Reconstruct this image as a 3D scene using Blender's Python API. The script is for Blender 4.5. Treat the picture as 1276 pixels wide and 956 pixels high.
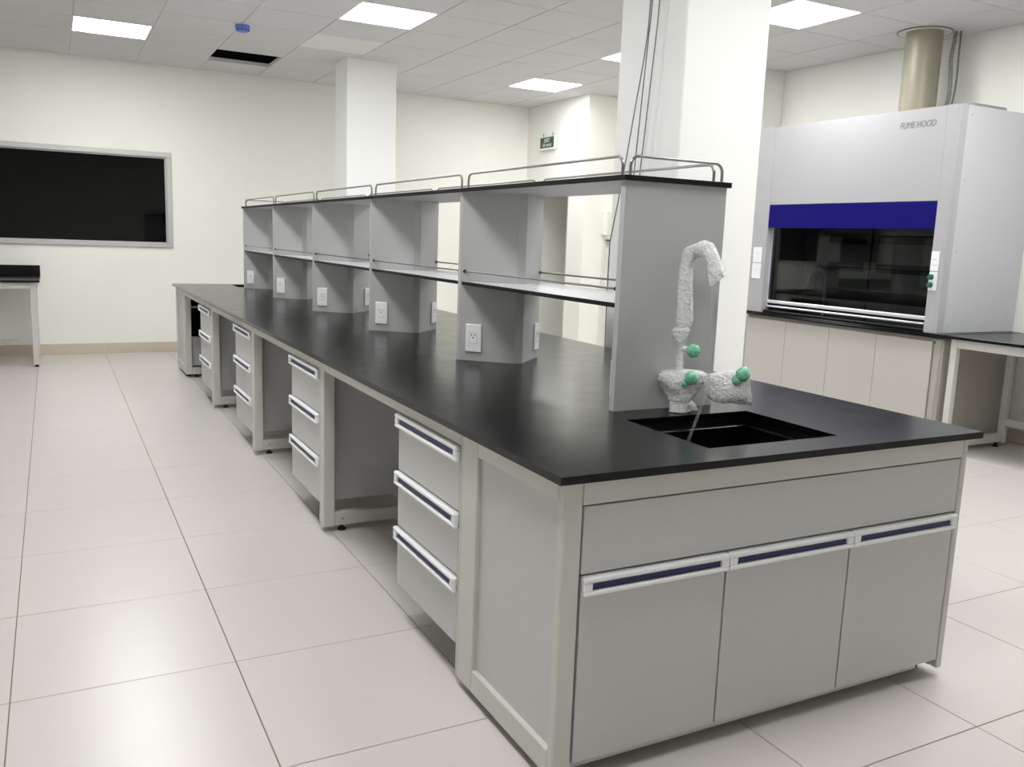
import bpy, bmesh, math, random
from mathutils import Vector
random.seed(7)
for o in list(bpy.data.objects): bpy.data.objects.remove(o)
SC = bpy.context.scene
COL = SC.collection

# ------------------------------------------------------------------ camera
cam_d = bpy.data.cameras.new('camera'); cam = bpy.data.objects.new('camera', cam_d); COL.objects.link(cam)
cam_d.sensor_fit = 'HORIZONTAL'; cam_d.sensor_width = 36.0; cam_d.lens = 1085.25 / 1276 * 36.0
cam_d.clip_start = 0.05; cam_d.clip_end = 100
CAM_LOC = (-0.9958, -1.6278, 1.3277)
cam.location = CAM_LOC; cam.rotation_euler = (1.4071, -0.0363, -0.4808)
SC.camera = cam

# ------------------------------------------------------------------ world, exposure, light level
w = bpy.data.worlds.new('night'); SC.world = w; w.use_nodes = True
w.node_tree.nodes['Background'].inputs[0].default_value = (0.010, 0.011, 0.014, 1)
w.node_tree.nodes['Background'].inputs[1].default_value = 0.3
SC.view_settings.view_transform = 'Standard'; SC.view_settings.look = 'None'
SC.view_settings.gamma = 1.0; SC.view_settings.use_curve_mapping = False
SC.view_settings.exposure = 0.0
PANEL_EMISSION = 27.0

# ------------------------------------------------------------------ materials
def lin(c):
    c = c / 255.0
    return c / 12.92 if c <= 0.04045 else ((c + 0.055) / 1.055) ** 2.4
def S(r, g, b): return (lin(r), lin(g), lin(b), 1.0)
def mat(name, col, rough=0.5, metal=0.0, var=0.0, vscale=8.0, bump=0.0, bscale=200.0, spec=0.5, stretch=None, rvar=0.0):
    m = bpy.data.materials.new(name); m.use_nodes = True
    nt = m.node_tree; N = nt.nodes; L = nt.links
    p = N['Principled BSDF']
    p.inputs['Base Color'].default_value = col; p.inputs['Roughness'].default_value = rough
    p.inputs['Metallic'].default_value = metal; p.inputs['Specular IOR Level'].default_value = spec
    if var or bump or rvar:
        tc = N.new('ShaderNodeTexCoord'); src = tc.outputs['Object']
        if stretch:
            mp = N.new('ShaderNodeMapping'); mp.inputs['Scale'].default_value = stretch
            L.new(src, mp.inputs['Vector']); src = mp.outputs['Vector']
    if var or rvar:
        nz = N.new('ShaderNodeTexNoise'); nz.inputs['Scale'].default_value = vscale; nz.inputs['Detail'].default_value = 5
        L.new(src, nz.inputs['Vector'])
    if var:
        mr = N.new('ShaderNodeMapRange'); mr.inputs['From Min'].default_value = 0.3; mr.inputs['From Max'].default_value = 0.7
        mr.inputs['To Min'].default_value = 1 - var; mr.inputs['To Max'].default_value = 1 + var
        L.new(nz.outputs['Fac'], mr.inputs['Value'])
        mx = N.new('ShaderNodeMix'); mx.data_type = 'RGBA'; mx.blend_type = 'MULTIPLY'; mx.inputs[0].default_value = 1
        mx.inputs[6].default_value = col; L.new(mr.outputs['Result'], mx.inputs[7]); L.new(mx.outputs[2], p.inputs['Base Color'])
    if rvar:
        m2 = N.new('ShaderNodeMapRange'); m2.inputs['From Min'].default_value = 0.3; m2.inputs['From Max'].default_value = 0.7
        m2.inputs['To Min'].default_value = rough - rvar; m2.inputs['To Max'].default_value = rough + rvar
        L.new(nz.outputs['Fac'], m2.inputs['Value']); L.new(m2.outputs['Result'], p.inputs['Roughness'])
    if bump:
        n2 = N.new('ShaderNodeTexNoise'); n2.inputs['Scale'].default_value = bscale; n2.inputs['Detail'].default_value = 2
        L.new(src, n2.inputs['Vector'])
        b = N.new('ShaderNodeBump'); b.inputs['Strength'].default_value = bump; b.inputs['Distance'].default_value = 0.002
        L.new(n2.outputs['Fac'], b.inputs['Height']); L.new(b.outputs['Normal'], p.inputs['Normal'])
    return m
def emit(name, col, s):
    m = bpy.data.materials.new(name); m.use_nodes = True; nt = m.node_tree
    nt.nodes.remove(nt.nodes['Principled BSDF']); e = nt.nodes.new('ShaderNodeEmission')
    e.inputs[0].default_value = col; e.inputs[1].default_value = s
    nt.links.new(e.outputs[0], nt.nodes['Material Output'].inputs['Surface']); return m
def glass(name, tint, rough=0.02, ior=1.5):
    m = bpy.data.materials.new(name); m.use_nodes = True; nt = m.node_tree; N = nt.nodes
    N.remove(N['Principled BSDF'])
    t = N.new('ShaderNodeBsdfTransparent'); t.inputs[0].default_value = tint
    g = N.new('ShaderNodeBsdfGlossy'); g.inputs['Roughness'].default_value = rough
    fr = N.new('ShaderNodeFresnel'); fr.inputs[0].default_value = ior
    mx = N.new('ShaderNodeMixShader')
    nt.links.new(fr.outputs[0], mx.inputs[0]); nt.links.new(t.outputs[0], mx.inputs[1]); nt.links.new(g.outputs[0], mx.inputs[2])
    nt.links.new(mx.outputs[0], N['Material Output'].inputs['Surface']); return m
def bubble(name, white):
    m = bpy.data.materials.new(name); m.use_nodes = True; nt = m.node_tree; N = nt.nodes; L = nt.links
    p = N['Principled BSDF']; p.inputs['Base Color'].default_value = white; p.inputs['Roughness'].default_value = 0.18
    p.inputs['Specular IOR Level'].default_value = 0.7
    tc = N.new('ShaderNodeTexCoord')
    v = N.new('ShaderNodeTexVoronoi'); v.inputs['Scale'].default_value = 150
    L.new(tc.outputs['Object'], v.inputs['Vector'])
    b = N.new('ShaderNodeBump'); b.inputs['Strength'].default_value = 0.6; b.inputs['Distance'].default_value = 0.003; b.invert = True
    L.new(v.outputs['Distance'], b.inputs['Height'])
    nz = N.new('ShaderNodeTexNoise'); nz.inputs['Scale'].default_value = 38; nz.inputs['Detail'].default_value = 4; nz.inputs['Distortion'].default_value = 1.5
    L.new(tc.outputs['Object'], nz.inputs['Vector'])
    b2 = N.new('ShaderNodeBump'); b2.inputs['Strength'].default_value = 0.7; b2.inputs['Distance'].default_value = 0.012
    L.new(nz.outputs['Fac'], b2.inputs['Height']); L.new(b.outputs['Normal'], b2.inputs['Normal']); L.new(b2.outputs['Normal'], p.inputs['Normal'])
    t = N.new('ShaderNodeBsdfTransparent'); t.inputs[0].default_value = (0.97, 0.98, 0.98, 1)
    mr = N.new('ShaderNodeMapRange'); mr.inputs['From Min'].default_value = 0.1; mr.inputs['From Max'].default_value = 0.6
    mr.inputs['To Min'].default_value = 0.70; mr.inputs['To Max'].default_value = 0.88
    L.new(v.outputs['Distance'], mr.inputs['Value'])
    mx = N.new('ShaderNodeMixShader'); L.new(mr.outputs['Result'], mx.inputs[0])
    L.new(t.outputs[0], mx.inputs[1]); L.new(p.outputs[0], mx.inputs[2])
    L.new(mx.outputs[0], N['Material Output'].inputs['Surface']); return m

def film(name, white, fac):
    m = bpy.data.materials.new(name); m.use_nodes = True; nt = m.node_tree; N = nt.nodes
    p = N['Principled BSDF']; p.inputs['Base Color'].default_value = white; p.inputs['Roughness'].default_value = 0.08
    t = N.new('ShaderNodeBsdfTransparent'); t.inputs[0].default_value = (0.97, 0.97, 0.97, 1)
    mx = N.new('ShaderNodeMixShader'); mx.inputs[0].default_value = fac
    nt.links.new(t.outputs[0], mx.inputs[1]); nt.links.new(p.outputs[0], mx.inputs[2]); nt.links.new(mx.outputs[0], N['Material Output'].inputs['Surface']); return m

M = {}
M['wall'] = mat('cream_wall_paint', S(243, 243, 236), 0.75, var=0.012, vscale=1.5, bump=0.04, bscale=90)
M['pillar'] = mat('white_pillar_paint', S(245, 246, 244), 0.6, var=0.01, vscale=1.2, bump=0.03, bscale=90)
M['ctile'] = mat('ceiling_tile', S(216, 215, 216), 0.8, var=0.015, vscale=3, bump=0.25, bscale=260)
M['tbar'] = mat('ceiling_runner_paint', S(222, 221, 219), 0.5)
M['void_shade'] = mat('dark_void_shade', S(24, 23, 21), 0.95)  # near-black stands in for unlit space above the ceiling and behind the window
M['floor'] = mat('polished_floor_tile', S(206, 201, 197), 0.28, var=0.012, vscale=2.0, stretch=(1, 0.4, 1))
M['grout'] = mat('floor_grout', S(128, 122, 112), 0.9)
M['base'] = mat('skirting_tile', S(205, 195, 178), 0.35, var=0.02, vscale=6)
M['frame'] = mat('greige_powder_coated_steel', S(202, 201, 196), 0.45, bump=0.03, bscale=500)
M['panel'] = mat('grey_laminate', S(196, 196, 196), 0.5, var=0.01, vscale=40, bump=0.03, bscale=600)
M['shelfgrey'] = mat('grey_shelf_laminate', S(176, 177, 177), 0.42, var=0.008, vscale=40)
M['shelftop'] = mat('pale_shelf_laminate', S(205, 206, 210), 0.3)
M['black'] = mat('black_epoxy_worktop', S(10, 10, 12), 0.22, var=0.15, vscale=9, rvar=0.02, spec=0.28)
M['edge'] = mat('black_edge_band', S(14, 14, 16), 0.45, spec=0.2)
M['sink'] = mat('black_sink_plastic', S(13, 13, 14), 0.35)
M['rubber'] = mat('black_rubber', S(20, 20, 20), 0.7)
M['dark'] = mat('gap_shade', S(12, 12, 12), 0.9)  # painted shade for the gaps between cabinet fronts
M['hwhite'] = mat('white_handle_plastic', S(236, 238, 241), 0.3)
M['hblue'] = mat('navy_handle_insert', S(11, 20, 84), 0.4)
M['steel'] = mat('brushed_steel', S(138, 138, 136), 0.28, metal=1.0)
M['alu'] = mat('satin_aluminium', S(228, 230, 236), 0.34, metal=0.35)
M['chrome'] = mat('bright_chrome', S(235, 236, 240), 0.12, metal=1.0)
M['plate'] = mat('white_socket_plastic', S(240, 240, 243), 0.35)
M['slot'] = mat('socket_slot', S(50, 50, 52), 0.7)
M['bubble'] = bubble('bubble_wrap', S(250, 251, 253))
M['green'] = mat('green_tap_knob', S(128, 196, 164), 0.25, var=0.35, vscale=70)
M['greenwrap'] = bubble('green_knob_wrap', S(120, 205, 165))
M['hose'] = film('clear_hose', S(225, 227, 228), 0.10)
M['hood'] = mat('hood_painted_steel', S(174, 174, 177), 0.33, bump=0.02, bscale=400)  # front tone lowered to offset the strong light on it
M['hoodside'] = mat('hood_paint_lightened', S(196, 198, 203), 0.3, bump=0.02, bscale=400)  # same hood, coloured lighter than the front to offset how the light falls
M['hoodblue'] = mat('hood_blue_band', S(10, 4, 104), 0.4, spec=0.15)
M['sash'] = glass('tinted_sash_glass', (0.54, 0.56, 0.55, 1), 0.02, 1.40)
M['liner'] = mat('grey_hood_liner', S(165, 167, 165), 0.5)
M['linerdk'] = mat('dark_baffle_slot', S(40, 41, 41), 0.7)
M['hdoor'] = mat('ivory_cabinet_door', S(188, 185, 179), 0.45)
M['hbody'] = mat('taupe_cabinet_body', S(168, 164, 155), 0.5)
M['duct'] = mat('beige_duct_pipe', S(152, 148, 130), 0.35, var=0.05, vscale=4)
M['grey'] = mat('grey_plastic', S(140, 140, 138), 0.5)
M['cable'] = mat('grey_cable', S(112, 112, 112), 0.5)
M['winframe'] = mat('aluminium_window_frame', S(196, 196, 194), 0.4, metal=0.25)
M['winglass'] = glass('dark_window_glass', (0.25, 0.26, 0.26, 1), 0.02, 1.40)
M['signgreen'] = mat('exit_sign_green', S(28, 70, 48), 0.4)
M['signwhite'] = mat('exit_sign_white', S(225, 232, 226), 0.4)
M['offpanel'] = mat('unlit_diffuser', S(232, 229, 226), 0.35)
M['bluecap'] = mat('blue_dust_cap', S(96, 122, 200), 0.4)
M['bluedk'] = mat('dark_blue_slots', S(40, 60, 150), 0.5)
M['lamp'] = emit('lit_diffuser', (1.0, 1.0, 0.99, 1), PANEL_EMISSION)
M['lampframe'] = mat('white_light_frame', S(240, 240, 238), 0.4)
M['box'] = mat('white_box_plastic', S(226, 225, 218), 0.45)
M['text'] = mat('grey_green_lettering', S(110, 122, 116), 0.5)
M['wood'] = mat('beige_door_paint', S(180, 172, 150), 0.5)

# ------------------------------------------------------------------ mesh helpers
class MB:
    def __init__(s): s.v = []; s.f = []; s.m = []; s.sm = []
    def add(s, vs, fs, mi=0, smooth=False):
        o = len(s.v); s.v += [tuple(x) for x in vs]
        for f in fs: s.f.append(tuple(i + o for i in f)); s.m.append(mi); s.sm.append(smooth)
        return s
    def box(s, x0, x1, y0, y1, z0, z1, b=0.0, mi=0):
        if x0 > x1: x0, x1 = x1, x0
        if y0 > y1: y0, y1 = y1, y0
        if z0 > z1: z0, z1 = z1, z0
        if b <= 0:
            vs = [(x, y, z) for x in (x0, x1) for y in (y0, y1) for z in (z0, z1)]
            return s.add(vs, [(0, 1, 3, 2), (4, 6, 7, 5), (0, 4, 5, 1), (2, 3, 7, 6), (0, 2, 6, 4), (1, 5, 7, 3)], mi)
        b = min(b, (x1 - x0) * .45, (y1 - y0) * .45, (z1 - z0) * .45)
        lo = (x0, y0, z0); hi = (x1, y1, z1); vs = []; idx = {}
        for sx in (0, 1):
            for sy in (0, 1):
                for sz in (0, 1):
                    sg = (sx, sy, sz)
                    for a in range(3):
                        p = []
                        for k in range(3):
                            e = hi[k] if sg[k] else lo[k]
                            if k != a: e += -b if sg[k] else b
                            p.append(e)
                        idx[(sg, a)] = len(vs); vs.append(tuple(p))
        fs = []
        for a in range(3):
            u, w_ = (a + 1) % 3, (a + 2) % 3
            for sd in (0, 1):
                q = []
                for (su, sw) in ((0, 0), (1, 0), (1, 1), (0, 1)):
                    g = [0, 0, 0]; g[a] = sd; g[u] = su; g[w_] = sw; q.append(idx[(tuple(g), a)])
                fs.append(tuple(q) if sd else tuple(q[::-1]))
            for su in (0, 1):
                for sw in (0, 1):
                    g0 = [0, 0, 0]; g1 = [0, 0, 0]; g0[u] = g1[u] = su; g0[w_] = g1[w_] = sw; g1[a] = 1
                    g0 = tuple(g0); g1 = tuple(g1)
                    q = (idx[(g0, u)], idx[(g1, u)], idx[(g1, w_)], idx[(g0, w_)])
                    fs.append(q if su ^ sw else q[::-1])
        for sg in [(i, j, k) for i in (0, 1) for j in (0, 1) for k in (0, 1)]:
            t = (idx[(sg, 0)], idx[(sg, 1)], idx[(sg, 2)])
            fs.append(t if sum(sg) % 2 else t[::-1])
        return s.add(vs, fs, mi)
    def prism(s, poly, z0, z1, mi=0, mside=None):
        n = len(poly); ar = sum(poly[i][0] * poly[(i + 1) % n][1] - poly[(i + 1) % n][0] * poly[i][1] for i in range(n))
        if ar < 0: poly = poly[::-1]
        vs = [(x, y, z0) for x, y in poly] + [(x, y, z1) for x, y in poly]
        s.add(vs, [tuple(range(n))[::-1], tuple(range(n, 2 * n))], mi)
        return s.add(vs, [(i, (i + 1) % n, n + (i + 1) % n, n + i) for i in range(n)], mi if mside is None else mside)
    def tube(s, pts, r, n=10, mi=0, closed=False, cap=True):
        P = [Vector(p) for p in pts]; k = len(P); rr = r if isinstance(r, (list, tuple)) else [r] * k
        t0 = (P[1] - P[0]).normalized(); up = Vector((0, 0, 1)) if abs(t0.z) < .9 else Vector((1, 0, 0))
        nn = t0.cross(up).normalized(); vs = []
        for i in range(k):
            a = P[max(i - 1, 0)]; b = P[min(i + 1, k - 1)]
            t = (b - a).normalized(); nn = (nn - t * nn.dot(t)).normalized(); bb = t.cross(nn)
            for j in range(n):
                an = 2 * math.pi * j / n
                vs.append(P[i] + (nn * math.cos(an) + bb * math.sin(an)) * rr[i])
        fs = [(i * n + j, i * n + (j + 1) % n, (i + 1) * n + (j + 1) % n, (i + 1) * n + j) for i in range(k - 1) for j in range(n)]
        if cap: fs += [tuple(range(n))[::-1], tuple(range((k - 1) * n, k * n))]
        return s.add(vs, fs, mi, True)
    def lathe(s, cx, cy, prof, n=24, mi=0, cap=True):
        vs = [(cx + r * math.cos(2 * math.pi * j / n), cy + r * math.sin(2 * math.pi * j / n), z) for r, z in prof for j in range(n)]
        k = len(prof)
        fs = [(i * n + j, i * n + (j + 1) % n, (i + 1) * n + (j + 1) % n, (i + 1) * n + j) for i in range(k - 1) for j in range(n)]
        if cap: fs += [tuple(range(n))[::-1], tuple(range((k - 1) * n, k * n))]
        return s.add(vs, fs, mi, True)
    def map(s, fn): s.v = [tuple(fn(*p)) for p in s.v]; return s
    def mesh(s, name, mats, origin=(0, 0, 0)):
        me = bpy.data.meshes.new(name)
        me.from_pydata([(x - origin[0], y - origin[1], z - origin[2]) for x, y, z in s.v], [], s.f)
        for m in (mats if isinstance(mats, (list, tuple)) else [mats]): me.materials.append(m)
        me.polygons.foreach_set('material_index', s.m); me.polygons.foreach_set('use_smooth', s.sm)
        me.update()
        if any(s.sm):
            try: me.set_sharp_from_angle(angle=math.radians(40))
            except Exception: pass
        bm = bmesh.new(); bm.from_mesh(me); bmesh.ops.recalc_face_normals(bm, faces=bm.faces); bm.to_mesh(me); bm.free()
        return me
    def build(s, name, mats, parent=None, origin=None):
        """vertices are world coordinates; the object's origin is the parent's (or the given / lowest centre)"""
        if origin is None:
            if parent is not None: origin = WP[parent.name]
            else:
                xs = [p[0] for p in s.v]; ys = [p[1] for p in s.v]; zs = [p[2] for p in s.v]
                origin = ((min(xs) + max(xs)) / 2, (min(ys) + max(ys)) / 2, min(zs))
        return link(name, s.mesh(name, mats, origin), parent, origin)
WP = {}
def link(name, data, parent=None, at=(0, 0, 0)):
    o = bpy.data.objects.new(name, data); COL.objects.link(o)
    WP[o.name] = tuple(at)
    if parent is not None:
        o.parent = parent; q = WP[parent.name]; o.location = (at[0] - q[0], at[1] - q[1], at[2] - q[2])
    else: o.location = at
    return o
def thing(name, label, cat, at, group=None):
    return tag(link(name, None, None, at), label, cat, group)
def tag(o, label=None, cat=None, group=None, kind=None):
    if label: o['label'] = label
    if cat: o['category'] = cat
    if group: o['group'] = group
    if kind: o['kind'] = kind
    return o
def struct(o): o['kind'] = 'structure'; return o
def text_mesh(name, body, size, material, extrude=0.0008, shear=0.0):
    cu = bpy.data.curves.new(name, 'FONT'); cu.body = body; cu.size = size; cu.extrude = extrude; cu.shear = shear
    cu.align_x = 'CENTER'; cu.align_y = 'CENTER'
    tmp = bpy.data.objects.new(name, cu); COL.objects.link(tmp)
    bpy.context.view_layer.update()
    me = bpy.data.meshes.new_from_object(tmp.evaluated_get(bpy.context.evaluated_depsgraph_get()))
    bpy.data.objects.remove(tmp); me.materials.clear(); me.materials.append(material); me.name = name
    return me

# ------------------------------------------------------------------ room dimensions (metres)
XL, XR, YF, YB = -3.3, 5.16, -3.6, 8.36        # left wall, right wall, wall behind the camera, far wall
ZC, ZS = 2.97, 3.45                            # hung ceiling, slab above it
XE, YE = 4.39, 6.95                            # wall with the exit doorway, its near corner
HT = 0.802                                     # worktop height
# in-view test, used only to decide which tiles are single objects
import numpy as np
_R = cam.rotation_euler.to_matrix()
def in_view(x, y, z, pad):
    d = _R.transposed() @ (Vector((x, y, z)) - Vector(CAM_LOC))
    if d.z > -0.2: return False
    u = 638 + 1085.25 * d.x / -d.z; v = 478 - 1085.25 * d.y / -d.z
    return -pad < u < 1276 + pad and -pad < v < 956 + pad

# ------------------------------------------------------------------ floor
fl = struct(MB().box(XL - .2, 7.2, YF - .2, YB + .2, -0.2, -0.003).build('floor', M['grout'], origin=(0, 0, 0)))
T = 0.612; FX0, FY0 = -0.543, -0.2255; G = 0.0016
tile_me = MB().box(G, T - G, G, T - G, -0.012, 0.0, 0.0012).mesh('floor_tile', M['floor'])
rest = MB(); n_t = 0
i0 = math.floor((XL - FX0) / T); i1 = math.ceil((7.0 - FX0) / T); j0 = math.floor((YF - FY0) / T); j1 = math.ceil((YB - FY0) / T)
for j in range(j0, j1):
    for i in range(i0, i1):
        x = FX0 + i * T; y = FY0 + j * T
        xa, xb, ya, yb = max(x + G, XL), min(x + T - G, 7.0), max(y + G, YF), min(y + T - G, YB)
        vis = any(in_view(x + a * T, y + b * T, 0, 60) for a in (0, .5, 1) for b in (0, .5, 1))
        hidden = x > 0.3 and x + T < 1.2 and 0.3 < y < 6.6
        if vis and not hidden and x < XR and n_t < 298:
            n_t += 1
            whole = abs(xb - xa - T + 2 * G) < 1e-6 and abs(yb - ya - T + 2 * G) < 1e-6
            if whole: link('floor_tile', tile_me, fl, (x, y, 0))
            else: MB().box(xa, xb, ya, yb, -.012, 0, .0012).build('floor_tile', M['floor'], fl)
        else: rest.box(xa, xb, ya, yb, -.012, 0, .0012)
tag(rest.build('floor_tile_remainder', M['floor'], fl), kind='stuff')

# ------------------------------------------------------------------ walls
WX0, WX1, WZ0, WZ1 = -2.35, 0.152, 1.112, 2.092       # window opening
b = MB()
b.box(XL - .2, WX0, YB, YB + .2, 0, ZS); b.box(WX1, 7.2, YB, YB + .2, 0, ZS)
b.box(WX0, WX1, YB, YB + .2, 0, WZ0); b.box(WX0, WX1, YB, YB + .2, WZ1, ZS)
struct(b.build('wall_back', M['wall'], origin=(0, YB, 0)))
struct(MB().box(XL - .2, XL, YF, YB, 0, ZS).build('wall_left', M['wall'], origin=(XL, 0, 0)))
struct(MB().box(XL - .2, XR + .2, YF - .2, YF, 0, ZS).build('wall_front', M['wall'], origin=(0, YF, 0)))
struct(MB().box(XR, XR + .2, YF, YE, 0, ZS).build('wall_right', M['wall'], origin=(XR, 0, 0)))
DY0, DY1, DZ = 7.305, 8.30, 2.02                      # doorway in the exit wall
b = MB()
b.box(XE, 7.2, YE, YE + .15, 0, ZS)
b.box(XE, XE + .12, YE + .15, DY0, 0, ZS); b.box(XE, XE + .12, DY1, YB, 0, ZS); b.box(XE, XE + .12, DY0, DY1, DZ, ZS)
struct(b.build('wall_exit', M['wall'], origin=(XE, YE, 0)))
b = MB(); b.box(7.0, 7.2, YE + .15, YB, 0, ZS); b.box(XE + .12, 7.0, YE + .15, YB, 2.6, 2.7)
struct(b.build('wall_corridor', M['wall'], origin=(7, 7.5, 0)))
# door lining of the exit doorway
d1 = struct(link('door_1', None, None, (XE, (DY0 + DY1) / 2, 0)))
MB().box(XE - .004, XE + .124, DY0, DY0 + .012, 0, DZ, .002).build('door_jamb', M['wood'], d1)
MB().box(XE - .004, XE + .124, DY1 - .012, DY1, 0, DZ, .002).build('door_jamb', M['wood'], d1)
MB().box(XE - .004, XE + .124, DY0, DY1, DZ - .012, DZ, .002).build('door_head', M['wood'], d1)
# pillars
PIL = 1.56
struct(MB().box(PIL, PIL + .49, 1.66, 2.18, 0, ZS, .006).build('wall_pillar_near', M['pillar'], origin=(PIL + .245, 1.9, 0)))
struct(MB().box(1.543, 2.035, 6.72, 7.10, 0, ZS, .006).build('wall_pillar_far', M['pillar'], origin=(1.79, 6.9, 0)))
struct(MB().box(4.60, XR, 4.77, 5.25, 0, ZS, .004).build('wall_pillar_right', M['wall'], origin=(4.83, 5, 0)))
# skirting
bb = struct(link('baseboard_back', None, None, (0, YB, 0)))
x = FX0 - 5 * T
while x < XE:
    xa, xb = max(x, XL) + .001, min(x + T, XE - .001) - .001
    if xb > xa: MB().box(xa, xb, YB - .010, YB, 0, .107, .0015).build('skirting_tile', M['base'], bb)
    x += T
bb2 = struct(link('baseboard_right', None, None, (XR, 0, 0)))
y = FY0 - 5 * T
while y < 4.77:
    ya, yb = max(y, YF) + .001, min(y + T, 4.77) - .001
    if yb > ya: MB().box(XR - .010, XR, ya, yb, 0, .107, .0015).build('skirting_tile', M['base'], bb2)
    y += T

# ------------------------------------------------------------------ dark observation window
wn = struct(link('window_1', None, None, ((WX0 + WX1) / 2, YB, WZ0)))
fw = .052
for nm, bx in (('window_frame', (WX0, WX1, WZ1 - fw, WZ1)), ('window_frame', (WX0, WX1, WZ0, WZ0 + fw * .8)),
               ('window_frame', (WX0, WX0 + fw, WZ0 + fw * .8, WZ1 - fw)), ('window_frame', (WX1 - fw, WX1, WZ0 + fw * .8, WZ1 - fw))):
    MB().box(bx[0], bx[1], YB - .022, YB + .10, bx[2], bx[3], .004).build(nm, M['winframe'], wn)
q = .012
b = MB(); b.box(WX0 + fw, WX1 - fw, YB + .012, YB + .05, WZ1 - fw - q, WZ1 - fw); b.box(WX0 + fw, WX1 - fw, YB + .012, YB + .05, WZ0 + fw * .8, WZ0 + fw * .8 + q)
b.box(WX1 - fw - q, WX1 - fw, YB + .012, YB + .05, WZ0 + fw * .8, WZ1 - fw); b.box(WX0 + fw, WX0 + fw + q, YB + .012, YB + .05, WZ0 + fw * .8, WZ1 - fw)
b.build('glazing_bead', M['winframe'], wn)
MB().box(WX0 + fw, WX1 - fw, YB + .030, YB + .036, WZ0 + fw * .8, WZ1 - fw).build('window_pane', M['winglass'], wn)
b = MB(); b.box(WX0 - .1, WX1 + .1, YB + 1.1, YB + 1.2, .4, ZS); b.box(WX0 - .2, WX0 - .1, YB + .2, YB + 1.2, .4, ZS); b.box(WX1 + .1, WX1 + .2, YB + .2, YB + 1.2, .4, ZS)
b.box(WX0 - .1, WX1 + .1, YB + .2, YB + 1.2, .3, .4); b.box(WX0 - .1, WX1 + .1, YB + .2, YB + 1.2, ZS, ZS + .1)
struct(b.build('wall_dark_backing', M['void_shade'], origin=(-1, YB + .7, 0)))  # dark box added behind the pane so the glass looks unlit

# ------------------------------------------------------------------ hung ceiling
CT = 0.604; CX0, CY0 = -0.77, 5.94
ce = struct(MB().box(XL - .2, 7.2, YF - .2, YB + .2, ZS, ZS + .15).build('ceiling', M['void_shade'], origin=(0, 0, ZS)))
ctile_me = MB().box(.0045, CT - .0045, .0045, CT - .0045, -.005, .018, .0015).mesh('ceiling_tile', M['ctile'])
def cell(i, j): return (CX0 + i * CT, CY0 + j * CT)
LIGHTS = {(0, 1): 'lit square ceiling light panel above the dark window', (3, -2): 'lit square ceiling light panel at the top edge over the shelf rack',
          (7, 1): 'lit square ceiling light panel beside the exit sign wall', (7, -2): 'lit square ceiling light panel half hidden behind the white pillar',
          (7, -5): 'lit square ceiling light panel in front of the fume hood'}
OFFCAM = [(0, -2), (0, -5), (0, -8), (4, -10), (7, -8), (0, -11), (6, -10)]  # unseen panels, added where they give the wanted brightness and shadows
HOLE = (2, 2); OFFP = (3, 0)
i0 = math.floor((XL - CX0) / CT); i1 = math.ceil((XR - CX0) / CT); j0 = math.floor((YF - CY0) / CT); j1 = math.ceil((YB - CY0) / CT)
rest = MB()
for j in range(j0, j1):
    for i in range(i0, i1):
        if (i, j) in LIGHTS or (i, j) in OFFCAM or (i, j) in (HOLE, OFFP): continue
        x, y = cell(i, j)
        xa, xb, ya, yb = max(x + .0045, XL), min(x + CT - .0045, XR), max(y + .0045, YF), min(y + CT - .0045, YB)
        if xb - xa < .01 or yb - ya < .01: continue
        vis = any(in_view(x + a * CT, y + c * CT, ZC, 30) for a in (0, .5, 1) for c in (0, .5, 1))
        if vis:
            if xb - xa > CT - .0091 and yb - ya > CT - .0091: link('ceiling_tile', ctile_me, ce, (x, y, ZC))
            else: MB().box(xa, xb, ya, yb, ZC - .005, ZC + .018, .0015).build('ceiling_tile', M['ctile'], ce)
        else: rest.box(xa, xb, ya, yb, ZC - .005, ZC + .018)
tag(rest.build('ceiling_tile_remainder', M['ctile'], ce), kind='stuff')
for i in range(i0, i1 + 1):
    x = CX0 + i * CT
    if XL < x < XR:
        b = MB(); b.box(x - .004, x + .004, YF, YB, ZC + .0005, ZC + .004); b.box(x - .001, x + .001, YF, YB, ZC + .004, ZC + .03); b.build('ceiling_runner', M['tbar'], ce)
for j in range(j0, j1 + 1):
    y = CY0 + j * CT
    if YF < y < YB:
        b = MB(); b.box(XL, XR, y - .004, y + .004, ZC + .001, ZC + .0045); b.box(XL, XR, y - .001, y + .001, ZC + .0045, ZC + .03); b.build('ceiling_runner', M['tbar'], ce)
# wall angle under the ceiling edge
b = MB(); b.box(XL, XE, YB - .018, YB, ZC - .002, ZC + .002); b.box(XR - .018, XR, YF, YE, ZC - .002, ZC + .002); b.box(XE - .018, XE, YE, YB, ZC - .002, ZC + .002)
b.build('wall_angle', M['tbar'], ce)
b = MB(); b.box(XL, XE, YB - .012, YB - .002, ZC + .02, ZS); b.box(XE - .012, XE - .002, YE, YB - .012, ZC + .02, ZS); b.build('plenum_shade_sheet', M['void_shade'], ce)  # dark sheets added over the upper walls to imitate shade in the ceiling hole

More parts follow.
